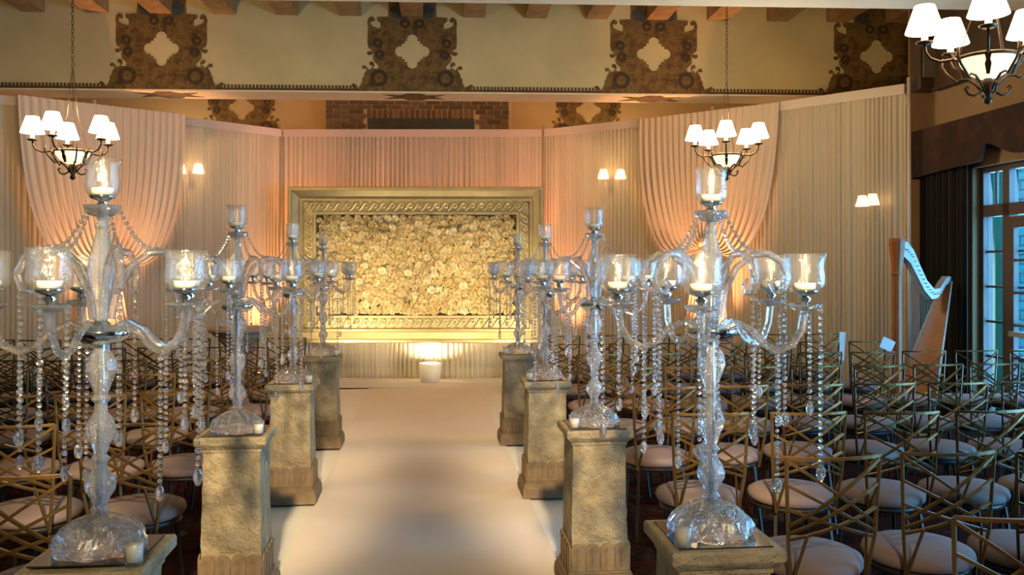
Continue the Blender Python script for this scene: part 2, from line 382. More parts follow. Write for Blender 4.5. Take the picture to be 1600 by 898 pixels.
def ring(name, r0, r1, mat, wob=0.0, n=18):
    return curve_mesh(name, [[(r1*math.cos(2*math.pi*i/n)*(1+wob*math.sin(5*2*math.pi*i/n)), r1*math.sin(2*math.pi*i/n)*(1+wob*math.sin(5*2*math.pi*i/n))) for i in range(n)],
                             [(r0*math.cos(2*math.pi*i/n), r0*math.sin(2*math.pi*i/n)) for i in range(n)]], 0.003, mat)
ros_me = ring('rosette_ring', 44*K, 75*K, M['stencil_dark']); ros2 = ring('rosette_petals', 10*K, 40*K, M['stencil_light'], 0.15)
vol_me = ring('scroll_ring', 18*K, 42*K, M['stencil_dark']); eye_me = ring('dark_medallion', 6*K, 62*K, M['stencil_blue'], 0.12)
och_me = ring('ochre_leaf', 8*K, 70*K, M['stencil_light'], 0.25)
cart = curve_mesh('soffit_cartouche', [[(x*K, y*K*3.4) for x, y in ((-280,-30),(-120,-22),(-60,-45),(60,-45),(120,-22),(280,-30),(170,0),(280,30),(120,22),(60,45),(-60,45),(-120,22),(-280,30),(-170,0))]], 0.002, M['stencil'])
cart.transform(Matrix.Rotation(math.radians(90), 4, 'X'))
def ornament(parent, x, d, z, scale=1.0):
    p = Bm(x, d-0.004, z); ang = math.atan(YAW)
    root = link('painted_ornament', orn_me, parent, p, ang); root.scale = (scale,)*3
    def put(nm, me, dx, dz, lift): o = link(nm, me, root, (dx*K, -lift, dz*K))
    for s in (-1, 1):
        put('rosette_ring', ros_me, s*290, 115, 0.004); put('rosette_petals', ros2, s*290, 115, 0.004)
        put('scroll_ring', vol_me, s*300, 420, 0.004); put('ochre_leaf', och_me, s*180, 600, 0.004)
        put('scroll_ring', vol_me, s*285, 320, 0.004)
        put('dark_medallion', eye_me, s*130, 700, 0.005); put('scroll_ring', vol_me, s*62, 592, 0.006)
ORN = (-4.41-3.14, -4.41, -1.27, 1.83, 4.76)
for x in ORN:
    ornament(beam, x, D1, BZ+0.0)
    link('soffit_cartouche', cart, beam, Bm(x, D1+0.25, BZ-0.023), math.atan(YAW))
for x in (-4.62, 1.33): ornament(wall_back, x, BW, BZ-0.03)
# dotted border band between ornaments
edges = sorted(ORN)
def band(x0, x1):
    mb = MB(); L = x1-x0
    mb.box((0, -0.006, 0.0), (L, 0, 0.028))
    k = int(L/0.045)
    for i in range(k): mb.box((i*0.045, -0.006, 0.0281), (i*0.045+0.028, 0, 0.068))
    mb.obj('border_band', M['band'], beam, Bm(x0, D1-0.0005, BZ+0.001), math.atan(YAW))
for a_, b_ in zip([-8.5]+edges, edges+[5.46]):
    x0 = a_+(0.68 if a_ > -8.5 else 0); x1 = b_-(0.68 if b_ < 5.46 else 0)
    if x1-x0 > 0.1: band(x0, x1)
# chimney breast of separate bricks
cx0, cx1, cd = -3.10, 0.0, 14.85
ch = struct(bbox(MB(), cx0+0.01, cx1-0.01, cd+0.02, BW-0.001, 0, 5.24).obj('chimney_breast', M['mortar']), 'brown brick chimney breast on the back wall')
bw, bh = 0.255, 0.081
def brick_me(w, h): return MB().box((0, 0, 0), (w, 0.05, h)).mesh('brick', M['brick'])
full, halfb, sold = brick_me(bw-0.022, bh-0.020), brick_me(bw/2-0.022, bh-0.020), brick_me(0.064, 0.135)
px0, px1, pz = cx0+0.68, cx1-0.62, 4.12             # slate panel under a soldier course
z = 3.64; row = 0
while z < 5.1:
    x = cx0+0.004; first = row % 2
    while x < cx1-0.05:
        w = bw/2 if (first and x < cx0+0.05) or (x+bw > cx1+0.01) else bw
        inpanel = (x+w > px0-0.03 and x < px1+0.03 and z < pz+0.14)
        if inpanel and z < pz+0.10:
            for lo, hi in ((x, min(x+w, px0-0.002)-0.022), (max(x, px1+0.012), x+w-0.022)):
                if hi-lo > 0.04 and hi < cx1:
                    link('brick', brick_me(hi-lo, bh-0.020), ch, Bm(lo, cd-0.01, z), math.atan(YAW))
        elif not inpanel and x+w <= cx1+0.02:
            link('brick', full if w == bw else halfb, ch, Bm(x, cd-0.01+random.uniform(-.004, .004), z), math.atan(YAW))
        x += w
    z += bh; row += 1
x = px0
while x+0.068 < px1:
    link('brick', sold, ch, Bm(x, cd-0.012, pz+0.01), math.atan(YAW)); x += 0.090
link('wall_panel', MB().box((0, 0, 0), (px1-px0-0.02, 0.03, 1.3)).mesh('wall_panel', M['panel']), ch, Bm(px0+0.01, cd-0.012, pz-1.3), math.atan(YAW))

# ------------------------------------------------------------------ aisle cloths
r1 = abox(MB(), -1.16, 1.10, -1.0, 12.0, 0.001, 0.006).obj('floor_runner', M['runner']); tag(r1, 'wide white cloth floor covering beneath the pedestals and the aisle', 'runner')
r2 = abox(MB(), -0.75, 0.74, -1.0, 11.95, 0.0065, 0.020).obj('aisle_runner', M['runner_top']); tag(r2, 'pale aisle runner leading to the flower wall', 'runner')

stage = MB().box((-3.35, 12.0, 0.0003), (0.45, 13.02, 0.0009)); stage.box((-3.2, 12.02, 0.0008), (0.35, 13.05, 0.0055))
tag(stage.obj('floor_cloth', M['runner']), 'white floor cloth spread in front of the centre drape', 'runner')
# ------------------------------------------------------------------ glazed doors in the window wall
def bars(mb, u, v0, v1, z0, z1, w, t=0.06):             # a rectangular frame
    abox(mb, u, u+t, v0, v0+w, z0, z1); abox(mb, u, u+t, v1-w, v1, z0, z1)
    abox(mb, u, u+t, v0+w, v1-w, z0, z0+w); abox(mb, u, u+t, v0+w, v1-w, z1-w, z1)
def glazed(idx, v0, v1, label):
    u = UW+0.08
    root = struct(bars_obj('window_%d' % idx, u, v0, v1, 0.0, HEAD, 0.06, 0.10), label)
    zt = 2.16
    mb = MB(); abox(mb, u+0.002, u+0.098, v0+0.06, v1-0.06, zt, zt+0.12); mb.obj('transom_bar', M['joinery'], root)
    side = 0.30
    cuts = [v0+0.06, v0+0.06+side, v1-0.06-side, v1-0.06]
    for q in (cuts[1], cuts[2]-0.10):
        mb = MB(); abox(mb, u+0.002, u+0.098, q, q+0.10, 0, HEAD-0.06); mb.obj('mullion', M['joinery'], root)
    bays = [(cuts[0], cuts[1]), (cuts[1]+0.10, cuts[2]-0.10), (cuts[2], cuts[3])]
    for bi, (a_, b_) in enumerate(bays):
        for lo, hi in ((zt+0.12, HEAD-0.06), (0.02, zt)):
            g = MB(); abox(g, u+0.045, u+0.051, a_, b_, lo, hi); pane = g.obj('pane', M['pane'], root)
            mb = MB(); nz = 1 if lo > 1 else 6
            for k in range(1, nz):
                zz = lo+(hi-lo)*k/nz; abox(mb, u+0.035, u+0.06, a_, b_, zz-0.012, zz+0.012)
            if bi == 1:
                kk = 5 if lo > 1 else 0
                for k in range(1, kk):
                    vv = a_+(b_-a_)*k/kk; abox(mb, u+0.036, u+0.059, vv-0.012, vv+0.012, lo, hi)
            elif lo > 1:
                vv = (a_+b_)/2; abox(mb, u+0.036, u+0.059, vv-0.012, vv+0.012, lo, hi)
            if mb.v: mb.obj('glazing_bar', M['joinery'], root)
    return root
def bars_obj(name, u, v0, v1, z0, z1, w, t):
    mb = MB(); bars(mb, u, v0, v1, z0, z1, w, t); return mb.obj(name, M['joinery'])
glazed(1, 6.2, 8.63, 'tall glazed door unit with sidelights behind the dark curtain')
glazed(2, 1.2, 4.6, 'tall glazed door unit nearer the entrance')
# door leaves inside the first unit
dl = struct(bars_obj('door_1', UW+0.05, 6.66, 8.17, 0.02, 2.14, 0.11, 0.045), 'brown framed glass door with a push bar')
mb = MB(); 
for k in range(1, 6):
    zz = 0.13+(2.03-0.13)*k/6; abox(mb, UW+0.06, UW+0.085, 6.77, 8.06, zz-0.012, zz+0.012)
for vv in (7.415,): abox(mb, UW+0.055, UW+0.09, vv-0.05, vv+0.05, 0.13, 2.03)
mb.obj('glazing_bar', M['joinery'], dl)
mb = MB(); abox(mb, UW-0.05, UW-0.02, 7.5, 8.0, 0.98, 1.03); abox(mb, UW-0.02, UW+0.05, 7.52, 7.56, 0.99, 1.02); abox(mb, UW-0.02, UW+0.05, 7.94, 7.98, 0.99, 1.02)
mb.obj('push_bar', M['silver'], dl)
# outside: patio, painted brick wall
struct(abox(MB(), UW+0.26, 12, -2, 14, -0.12, -0.02).obj('ground', M['paving']), 'paved patio outside the glazed doors')
gw = struct(abox(MB(), 9.0, 9.3, 5.0, 16.0, -0.02, 4.2).obj('garden_wall', M['outbrick']), 'pale brick wall across the patio')
obm = MB(); 
ang = TH
obr = MB().box((0, 0, 0), (0.04, 0.39, 0.115)).mesh('brick', M['outbrick'])
cnt = 0
for rr in range(26):
    for cc in range(11):
        link('brick', obr, gw, A(8.965, 9.6+cc*0.42+(0.21 if rr % 2 else 0), 0.3+rr*0.14), TH); cnt += 1
# white covered garden sofa outside
so = thing('garden_sofa', A(7.3, 8.9), TH, 'white cushioned garden sofa outside the glass door', 'sofa')
def rbox(lo, hi, r=0.05):
    mb = MB(); x0, y0, z0 = lo; x1, y1, z1 = hi
    pts = []
    for (zz, ins) in ((z0, r*.6), (z0+r*.6, 0), (z1-r, 0), (z1-r*.3, r*.3), (z1, r)):
        pts.append([(x0+ins, y0+ins, zz), (x1-ins, y0+ins, zz), (x1-ins, y1-ins, zz), (x0+ins, y1-ins, zz)])
    vs = [p for q in pts for p in q]; fs = [(3, 2, 1, 0)]
    for j in range(4):
        for i in range(4): fs.append((j*4+i, j*4+(i+1) % 4, j*4+4+(i+1) % 4, j*4+4+i))
    fs.append((16, 17, 18, 19)); return mb.add(vs, fs, True)
rbox((-0.4, -0.8, 0.18), (0.4, 0.8, 0.48)).obj('seat_cushion', M['white'], so)
rbox((0.2, -0.8, 0.48), (0.45, 0.8, 0.98)).obj('back_cushion', M['white'], so)
for s in (-1, 1):
    rbox((-0.4, s*0.8-0.1, 0.10), (0.45, s*0.8+0.1, 0.68)).obj('armrest', M['white'], so)
for sx in (-.32, .36):
    for sy in (-.75, .75): MB().box((sx-.03, sy-.03, -0.02), (sx+.03, sy+.03, .18)).obj('leg', M['black'], so)
# valance and curtain
def scallop(v):                                     # lower edge of the valance
    k = (v-6.0)/(9.53-6.0)
    if k > 0.62: return 2.64+0.06*(1-(k-0.62)/0.38)
    ph = ((0.62-k)/0.36) % 1.0
    return 2.70+0.16*abs(math.cos(math.pi*ph))**3
mb = MB(); N = 60; vs = []; fs = []
for i in range(N+1):
    v = 6.0+(9.53-6.0)*i/N
    for du in (-0.18, -0.15):
        for z_ in (scallop(v), 3.166): q = A(UW+du, v, z_); vs.append(q)
for i in range(N):
    o = i*4; fs += [(o, o+1, o+5, o+4), (o+2, o+6, o+7, o+3), (o, o+4, o+6, o+2), (o+1, o+3, o+7, o+5)]
fs += [(0, 2, 3, 1), (N*4, N*4+1, N*4+3, N*4+2)]
mb.add(vs, fs); vo = mb.obj('window_valance', M['valance']); tag(vo, 'dark red damask valance with scalloped edge above the glass doors', 'valance')
mb = MB(); abox(mb, UW-0.15, UW-0.003, 9.50, 9.529, 2.64, 3.166); abox(mb, UW-0.15, UW-0.003, 6.0, 9.5, 3.13, 3.164); mb.obj('return_board', M['valance'], vo)
def pleat(P0, P1, z0, z1, n, amp, nz=2, seed=0, flare=0.0, top_amp=1.0, spread=None):
    rnd = random.Random(seed); P0 = Vector((P0[0], P0[1])); P1 = Vector((P1[0], P1[1])); d = P1-P0; nr = Vector((d.y, -d.x)).normalized()
    nx = n*8; offs = []; ph = 0
    a = [rnd.uniform(0.45, 1.25) for _ in range(n+2)]; w = [rnd.uniform(0.7, 1.3) for _ in range(n)]; tot = sum(w); acc = 0
    xs = []
    for k in range(n):
        for j in range(8):
            t = (acc+w[k]*j/8)/tot; h = amp*a[k]*(math.sin(2*math.pi*j/8)+0.3*math.sin(4*math.pi*j/8+a[k+1]*3))
            xs.append((t, h))
        acc += w[k]
    xs.append((1.0, 0.0))
    mb = MB(); vs = []; fs = []; m_ = len(xs)
    for iz in range(nz):
        s = iz/(nz-1); z_ = z1+(z0-z1)*s
        sc = top_amp+(1-top_amp)*min(1, s*3)+flare*s
        for (t, h) in xs:
            q = P0+d*t+nr*h*sc; vs.append((q.x, q.y, z_))
    for iz in range(nz-1):
        for i in range(m_-1): fs.append((iz*m_+i, iz*m_+i+1, (iz+1)*m_+i+1, (iz+1)*m_+i))
    return mb.add(vs, fs, True)
q0 = A(UW-0.10, 9.42); q1 = A(UW-0.10, 8.57)
co = pleat(q0, q1, 0.01, 3.1, 8, 0.035, 3, 5).obj('window_curtain', M['curtain']); tag(co, 'dark heavy curtain hanging beside the glass door', 'curtain')
#SECTION_DRAPES
# ------------------------------------------------------------------ pipe and drape backdrop
ZT = 3.66
CN = [(-6.85, 9.70), (-5.22, 11.04), (-3.39, 13.0), (0.47, 13.0), (2.61, 11.5), (4.37, 9.72)]
dn = ['ivory sheer drape of the backdrop outside the swag opposite the window wall',
      'ivory sheer drape between the flower wall and the swag opposite the window wall',
      'blush lit centre drape behind the gold framed flower wall',
      'ivory sheer drape between the flower wall and the swag on the window side',
      'ivory sheer drape of the backdrop ending beside the harp']
for i in range(5):
    ca_, cb_ = Vector(CN[i]), Vector(CN[i+1]); L = (ca_-cb_).length; tr = (cb_-ca_)*(0.035/L); a_, b_ = tuple(ca_+tr), tuple(cb_-tr)
    o = pleat(a_, b_, 0.01, ZT-0.03, int(L*(14 if i == 2 else 18)), 0.022 if i == 2 else 0.018, 5, 20+i, 0.25, 0.6).obj('backdrop_drape', M['sheer'])
    tag(o, dn[i], 'drape', 'backdrop drapes')
    hd = MB(); d = Vector(b_)-Vector(a_); nr = Vector((d.y, -d.x)).normalized()*0.05
    vs = []
    for t in (0.0, 1.0):
        q = Vector(a_)+d*t
        vs += [(q.x+nr.x, q.y+nr.y, ZT-0.11), (q.x+nr.x, q.y+nr.y, ZT), (q.x-nr.x, q.y-nr.y, ZT), (q.x-nr.x, q.y-nr.y, ZT-0.11)]
    hd.add(vs, [(0, 4, 5, 1), (1, 5, 6, 2), (2, 6, 7, 3), (0, 1, 2, 3), (4, 7, 6, 5)]).obj('header_pocket', M['header'], o)
    for (x, y) in ((CN[i], CN[i+1]) if i == 4 else (CN[i],)):
        MB().tube([(x, y, 0.01), (x, y, ZT+0.07)], 0.024, 10).obj('pole', M['header'], o)
        MB().lathe([(0.0, 0), (0.05, 0.0), (0.05, 0.012), (0.0, 0.013)], 20, (x, y+0.0, 0.002)).obj('base_plate', M['chrome'], o)
    cb = MB().tube([(a_[0], a_[1], ZT-0.05), (b_[0], b_[1], ZT-0.05)], 0.02, 8).obj('crossbar', M['chrome'], o)
# hourglass swags
def swag(tie, dirv, Wd, ztie, seed, label):
    rnd = random.Random(seed); NS = 132; NT = 30; dv = Vector((dirv[0], dirv[1])).normalized(); nr = Vector((dv.y, -dv.x))
    if nr.y > 0: nr = -nr
    root = thing('swag_curtain', (tie[0], tie[1], 0), 0, label, 'drape', 'gathered swag drapes')
    mb = MB(); vs = []; fs = []
    ph = [rnd.uniform(0, 6.28) for _ in range(4)]
    for i in range(NS+1):
        s = -1+2*i/NS; a = abs(s)
        P0 = (s*Wd, ZT-0.02); P1 = (s*Wd*(0.74+0.22*a), ztie-0.06-0.55*a); P2 = (s*0.07, ztie-0.12*a)
        f = 1.6*abs(math.sin(s*34+ph[0]))**0.7-0.8+0.25*math.sin(s*61+ph[1])
        for j in range(NT+1):
            t = j/NT
            x = (1-t)**2*P0[0]+2*t*(1-t)*P1[0]+t*t*P2[0]; z_ = (1-t)**2*P0[1]+2*t*(1-t)*P1[1]+t*t*P2[1]
            h = 0.10+0.036*f*(0.35+1.6*t*(1-t)*2.2+0.15)+0.05*math.sin(math.pi*t)
            q = dv*x+nr*h; vs.append((q.x, q.y, z_))
    for i in range(NS):
        for j in range(NT): fs.append((i*(NT+1)+j, (i+1)*(NT+1)+j, (i+1)*(NT+1)+j+1, i*(NT+1)+j+1))
    mb.add(vs, fs, True).obj('swag_cloth', M['swag'], root)
    mb = MB(); vs = []; fs = []
    for i in range(61):
        s = -1+2*i/60; f = math.sin(s*34+ph[2])
        for j in range(9):
            t = j/8; wv = 0.06+0.36*(t**0.7); q = dv*(s*wv)+nr*(0.10+0.03*f*(0.4+0.8*t)); vs.append((q.x, q.y, ztie+0.03-(ztie+0.02)*t))
    for i in range(60):
        for j in range(8): fs.append((i*9+j, (i+1)*9+j, (i+1)*9+j+1, i*9+j+1))
    mb.add(vs, fs, True).obj('swag_tail', M['swag'], root)
    q = nr*0.11
    MB().lathe([(0.075, -0.05), (0.10, -0.02), (0.10, 0.02), (0.075, 0.05)], 16, (q.x, q.y, ztie-0.02)).obj('tie_band', M['swag'], root)
swag((-5.08, 10.98), (1.75, 1.62), 0.98, 1.86, 3, 'gathered hourglass swag drape on the backdrop opposite the window wall')
swag((2.55, 11.40), (1.95, -1.65), 0.98, 1.98, 4, 'gathered hourglass swag drape on the backdrop on the window side')
# uplights washing the drapes
def uplight(x, y, tx, ty, tz, power, col, label, size=1.2):
    t = thing('uplight', (x, y, 0), 0, label, 'uplight', 'floor uplights')
    MB().lathe([(0.09, 0.0), (0.10, 0.02), (0.10, 0.16), (0.09, 0.18), (0.08, 0.18), (0.075, 0.165), (0.0, 0.165)], 16).obj('housing', M['black'], t)
    MB().lathe([(0.0, 0.167), (0.074, 0.168), (0.0, 0.169)], 16).obj('lens', M['lens'], t)
    MB().tube([(-0.11, 0, 0.01), (-0.115, 0, 0.12), (-0.10, 0, 0.12)], 0.008, 4).obj('yoke', M['black'], t)
    lamp('uplight_beam', 'SPOT', (x, y, 0.19), power, col, (tx, ty, tz), spot_size=size, spot_blend=0.8, shadow_soft_size=0.06)
uplight(-4.78, 10.33, -5.02, 10.95, 2.2, 430, (1.0, 0.45, 0.20), 'black floor uplight below the swag opposite the window wall', 0.95)
uplight(2.32, 10.76, 2.52, 11.35, 2.2, 480, (1.0, 0.42, 0.17), 'black floor uplight below the swag on the window side', 0.95)
uplight(-3.50, 12.30, -3.55, 12.9, 2.1, 330, (1.0, 0.38, 0.16), 'black floor uplight beside the gold frame away from the harp', 0.8)
uplight(0.75, 12.25, 0.80, 12.85, 2.1, 330, (1.0, 0.35, 0.15), 'black floor uplight beside the gold frame on the harp side', 0.8)
for x, tx, nm in ((-2.42, -1.9, 'away from the harp'), (0.14, -0.6, 'on the harp side')):
    uplight(x, 11.1, tx, 12.5, 1.15, 175, (1.0, 0.82, 0.50), 'black floor spotlight behind the pedestal facing the flower wall, '+nm, 1.5)
# bucket light in front of the centre drape
bk = thing('bucket_light', (-1.17, 12.62, 0), 0, 'white bucket with a bright light under the gold frame', 'bucket')
MB().lathe([(0.0, 0.004), (0.135, 0.004), (0.14, 0.02), (0.16, 0.27), (0.15, 0.27), (0.13, 0.03), (0.0, 0.03)], 24).obj('bucket', M['bucket'], bk)
MB().lathe([(0.0, 0.03), (0.09, 0.03), (0.09, 0.2), (0.0, 0.2)], 16).obj('lamp_body', M['black'], bk)
MB().lathe([(0.0, 0.2005), (0.08, 0.201), (0.0, 0.202)], 16).obj('lens', M['lens'], bk)
lamp('bucket_beam', 'SPOT', (-1.17, 12.62, 0.25), 120, (1.0, 0.76, 0.46), (-1.17, 12.98, 0.9), spot_size=2.4, spot_blend=0.9, shadow_soft_size=0.05)
# wall sconces behind the sheers
def sconce(loc, rotz, label, power=14):
    t = thing('wall_sconce', loc, rotz, label, 'sconce', 'wall sconces behind the drapes')
    MB().box((-0.05, -0.03, -0.30), (0.05, 0.0, 0.0)).obj('backplate', M['iron'], t)
    for s in (-1, 1):
        MB().tube([(0, -0.03, -0.2), (s*0.06, -0.10, -0.24), (s*0.14, -0.14, -0.20), (s*0.15, -0.14, -0.08)], 0.01, 6).obj('arm', M['iron'], t)
        MB().lathe([(0.10, -0.06), (0.055, 0.10)], 16, (s*0.15, -0.14, 0)).obj('lamp_shade', M['shade_s'], t)
    o = lamp('sconce_bulb', 'POINT', Vector(loc)+Vector((0, -0.35, 0)), power, WARM, None, shadow_soft_size=0.12)
M['shade_s'] = emis('lit_sconce_shade', (1.0, 0.80, 0.45), 12.0, (0.9, 0.85, 0.7))
sconce(Bm(-5.45, BW-0.001, 3.28), 0.046, 'twin shaded wall sconce glowing through the drape opposite the window wall', 40)
sconce(Bm(1.72, BW-0.001, 3.22), 0.046, 'twin shaded wall sconce glowing through the drape near the brick chimney', 40)
sconce(A(6.599, 12.36, 2.6), TH-math.pi/2, 'shaded wall sconce glowing through the drape beside the harp', 6)

# ------------------------------------------------------------------ gold frame and flower wall
FX0, FX1, FZ0, FZ1, FY = -3.15, 0.45, 0.57, 2.77, 12.5
fr = thing('gold_frame', ((FX0+FX1)/2, FY, 0), 0, 'huge carved gold picture frame standing before the centre drape', 'frame')
PROF = [(0, 0.0), (0, .09), (.015, .115), (.05, .115), (.062, .09), (.16, .055), (.17, .085), (.195, .085), (.205, .05), (.215, .03), (.345, .03), (.355, .06), (.385, .06), (.395, .02), (.395, 0.0)]
hw, fz0, fz1 = (FX1-FX0)/2, FZ0, FZ1
def rail(c0, c1):                                       # corners: ((x,z), inward sign)
    mb = MB(); vs = []; fs = []; k = len(PROF)
    for (x, z_, sx, sz) in (c0, c1):
        for d, h in PROF: vs.append((x+sx*d, -h, z_+sz*d))
    for j in range(k-1): fs.append((j, j+1, k+j+1, k+j))
    fs.append((k-1, 0, k, 2*k-1)); return mb.add(vs, fs)
cs = [(-hw, fz0, 1, 1), (hw, fz0, -1, 1), (hw, fz1, -1, -1), (-hw, fz1, 1, -1)]
for i in range(4): rail(cs[i], cs[(i+1) % 4]).obj('frame_rail', M['gold'], fr)
def wave():
    p = [(-0.075, -0.045), (-0.05, -0.042), (-0.02, -0.02), (0.0, 0.015), (0.025, 0.042), (0.055, 0.038), (0.066, 0.012), (0.052, -0.010), (0.030, -0.008), (0.026, 0.010), (0.04, 0.016)]
    return MB().tube([(a, 0, b_) for a, b_ in p], [.008, .012, .015, .016, .016, .014, .013, .012, .010, .009, .006], 4)
wv = wave().mesh('scroll_moulding', M['gold_scroll'])
def waves(x0, z0, x1, z1, rot):
    L = math.hypot(x1-x0, z1-z0); k = round(L/0.125)
    for i in range(k):
        t = (i+0.5)/k; o = link('scroll_moulding', wv, fr, (x0+(x1-x0)*t, -0.038, z0+(z1-z0)*t)); o.rotation_euler = (0, rot, 0); o.scale = (1.05, 1.5, 1.2)
c = 0.28
waves(-hw+c-.05, fz1-c, hw-c+.05, fz1-c, 0); waves(-hw+c-.05, fz0+c, hw-c+.05, fz0+c, 0)
waves(-hw+c, fz0+c+.08, -hw+c, fz1-c-.08, math.pi/2); waves(hw-c, fz0+c+.08, hw-c, fz1-c-.08, math.pi/2)
for s in (-1, 1):
    MB().box((s*(hw-0.22)-0.03, 0.005, 0), (s*(hw-0.22)+0.03, 0.06, fz0+0.5)).obj('stand_leg', M['white'], fr)
    MB().box((s*(hw-0.22)-0.05, -0.02, 0.0), (s*(hw-0.22)+0.05, 0.25, 0.03)).obj('stand_foot', M['white'], fr)
for x in (-1.35, 0.0, 1.35):
    MB().box((x-.10, .065, 1.30), (x+.10, .16, 1.40)).obj('batten_light', M['black'], fr); MB().box((x-.03, .0, 1.31), (x+.03, .0649, 1.39)).obj('light_bracket', M['black'], fr)
    lamp('batten_beam', 'SPOT', (x+(FX0+FX1)/2, FY+.20, 1.43), 120, (1.0, 0.24, 0.08), (x+(FX0+FX1)/2, 12.98, 2.9), spot_size=1.5, spot_blend=0.8, shadow_soft_size=0.06)
fw = thing('flower_wall', ((FX0+FX1)/2, FY, 0), 0, 'wall of cream and gold roses filling the gold frame', 'flower wall')
MB().box((-hw+.39, 0.001, fz0+.39), (hw-.39, 0.05, fz1-.39)).obj('backing_panel', M['moss'], fw)
def rose(seed):
    rnd = random.Random(seed); mb = MB()
    def petal(a, r0, r1, h0, h1, w):
        ca, sa = math.cos(a), math.sin(a)
        def P(r, t, h): return (r*ca-t*sa, -h, r*sa+t*ca)
        mb.add([P(r0, -w*.45, h0), P(r0, w*.45, h0), P(r1*.9, -w, (h0+h1)/2), P(r1*.9, w, (h0+h1)/2), P(r1, -w*.55, h1), P(r1, w*.55, h1)], [(0, 1, 3, 2), (2, 3, 5, 4)], True)
    for ring_, (cnt, r0, r1, h0, h1, w) in enumerate(((5, .010, .052, .010, .018, .030), (5, .008, .036, .014, .036, .023), (3, .004, .020, .02, .048, .016))):
        for i in range(cnt):
            a = 2*math.pi*(i+ring_*.5)/cnt+rnd.uniform(-.15, .15); petal(a, r0, r1*rnd.uniform(.9, 1.1), h0, h1*rnd.uniform(.85, 1.1), w)
    return mb
rms = [rose(i) for i in range(6)]; rmesh = [q.mesh('rose', M['petal%d' % (i % 3)]) for i, q in enumerate(rms)]
rnd = random.Random(5); spots = []
gx, gz = 43, 23; x0, x1, z0, z1 = -hw+.42, hw-.42, fz0+.42, fz1-.42
for i in range(gx):
    for j in range(gz):
        spots.append((x0+(x1-x0)*(i+.5+(.5 if j % 2 else 0)*.9)/(gx+.5)+rnd.uniform(-.018, .018), z0+(z1-z0)*(j+.5)/gz+rnd.uniform(-.018, .018), rnd.uniform(.62, .95)*1.0))
order = sorted(range(len(spots)), key=lambda q: -spots[q][2])
single = set(order[:300]); restb = MB()
for q, (x, z_, sc) in enumerate(spots):
    k = rnd.randrange(6); tilt = (rnd.uniform(-.45, .45), rnd.uniform(0, 6.28), rnd.uniform(-.45, .45)); dep = rnd.uniform(0.0, 0.06)
    if q in single:
        o = link('rose', rmesh[k], fw, (x, -0.005-dep, z_)); o.rotation_euler = tilt; o.scale = (sc*1.15,)*3
    else:
        R = Matrix.Translation((x, -0.005-dep*.6, z_)) @ (__import__('mathutils').Euler(tilt).to_matrix().to_4x4()) @ Matrix.Scale(sc*1.15, 4)
        restb.add([R @ Vector(p) for p in rms[k].v], rms[k].f, True)
o = restb.obj('small_roses', M['petal0'], fw); o['kind'] = 'stuff'
#SECTION_PEDESTALS
# ------------------------------------------------------------------ stone pedestals
PH = 0.83; PW = 0.335
def stone_block(w0, w1, z0, z1, seed, n=10, rough=0.0):
    rnd = random.Random(seed); mb = MB(); vs = []; fs = []; m_ = 4*n
    nz = 14
    for k in range(nz+1):
        t = k/nz; w = w0+(w1-w0)*t; z_ = z0+(z1-z0)*t
        for sdx in range(4):
            for i in range(n):
                a = -1+2*i/n; x, y = ((a, -1), (1, a), (-a, 1), (-1, -a))[sdx]
                d = rough*rnd.uniform(-1, .4) if 0 < k < nz else 0
                vs.append((x*(w+d), y*(w+d), z_))
    for k in range(nz):
        for i in range(m_): fs.append((k*m_+i, k*m_+(i+1) % m_, (k+1)*m_+(i+1) % m_, (k+1)*m_+i))
    fs.append(tuple(range(m_-1, -1, -1))); fs.append(tuple(nz*m_+i for i in range(m_)))
    return mb.add(vs, fs)
def squares(prof):
    mb = MB(); vs = []; fs = []
    for w, z_ in prof: vs += [(-w, -w, z_), (w, -w, z_), (w, w, z_), (-w, w, z_)]
    k = len(prof)
    for j in range(k-1):
        for i in range(4): fs.append((j*4+i, j*4+(i+1) % 4, j*4+4+(i+1) % 4, j*4+4+i))
    fs.append((3, 2, 1, 0)); fs.append(tuple((k-1)*4+i for i in range(4)))
    return mb.add(vs, fs)
h = PW/2
def pedestal():
    p = thing('stone_pedestal', (0, 0, 0), TH, 'x', 'pedestal', 'stone pedestals along the aisle')
    stone_block(0.142, 0.134, 0.235, 0.762, 3, rough=0.004).obj('shaft', M['stone'], p)
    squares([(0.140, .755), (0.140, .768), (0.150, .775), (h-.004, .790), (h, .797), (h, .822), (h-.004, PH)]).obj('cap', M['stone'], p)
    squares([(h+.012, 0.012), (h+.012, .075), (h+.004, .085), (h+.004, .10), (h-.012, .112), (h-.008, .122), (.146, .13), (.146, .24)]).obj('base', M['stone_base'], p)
    lf = MB(); pts = []
    for k in range(9): a = math.pi*k/8; pts.append((0.036*math.cos(a), 0.105+0.030*math.sin(a)))
    pts = [(-0.030, 0.0), (0.030, 0.0)] + pts
    lf.prism(pts, -0.009, 0.0); lf.prism([(-0.003, 0.005), (0.003, 0.005), (0.003, 0.115), (-0.003, 0.115)], -0.013, -0.0085)
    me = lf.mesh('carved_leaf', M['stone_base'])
    for sd in range(4):
        for i in range(4):
            a = (i-1.5)*0.0735; rot = sd*math.pi/2
            x, y = a*math.cos(rot)+0.146*math.sin(rot), a*math.sin(rot)-0.146*math.cos(rot)
            link('carved_leaf', me, p, (x, y, 0.131), rot)
    return p
PU = {-1: -0.92, 1: 0.87}
PV = [2.62+1.86*i for i in range(4)]
ped0 = pedestal(); first = True; SITES = []
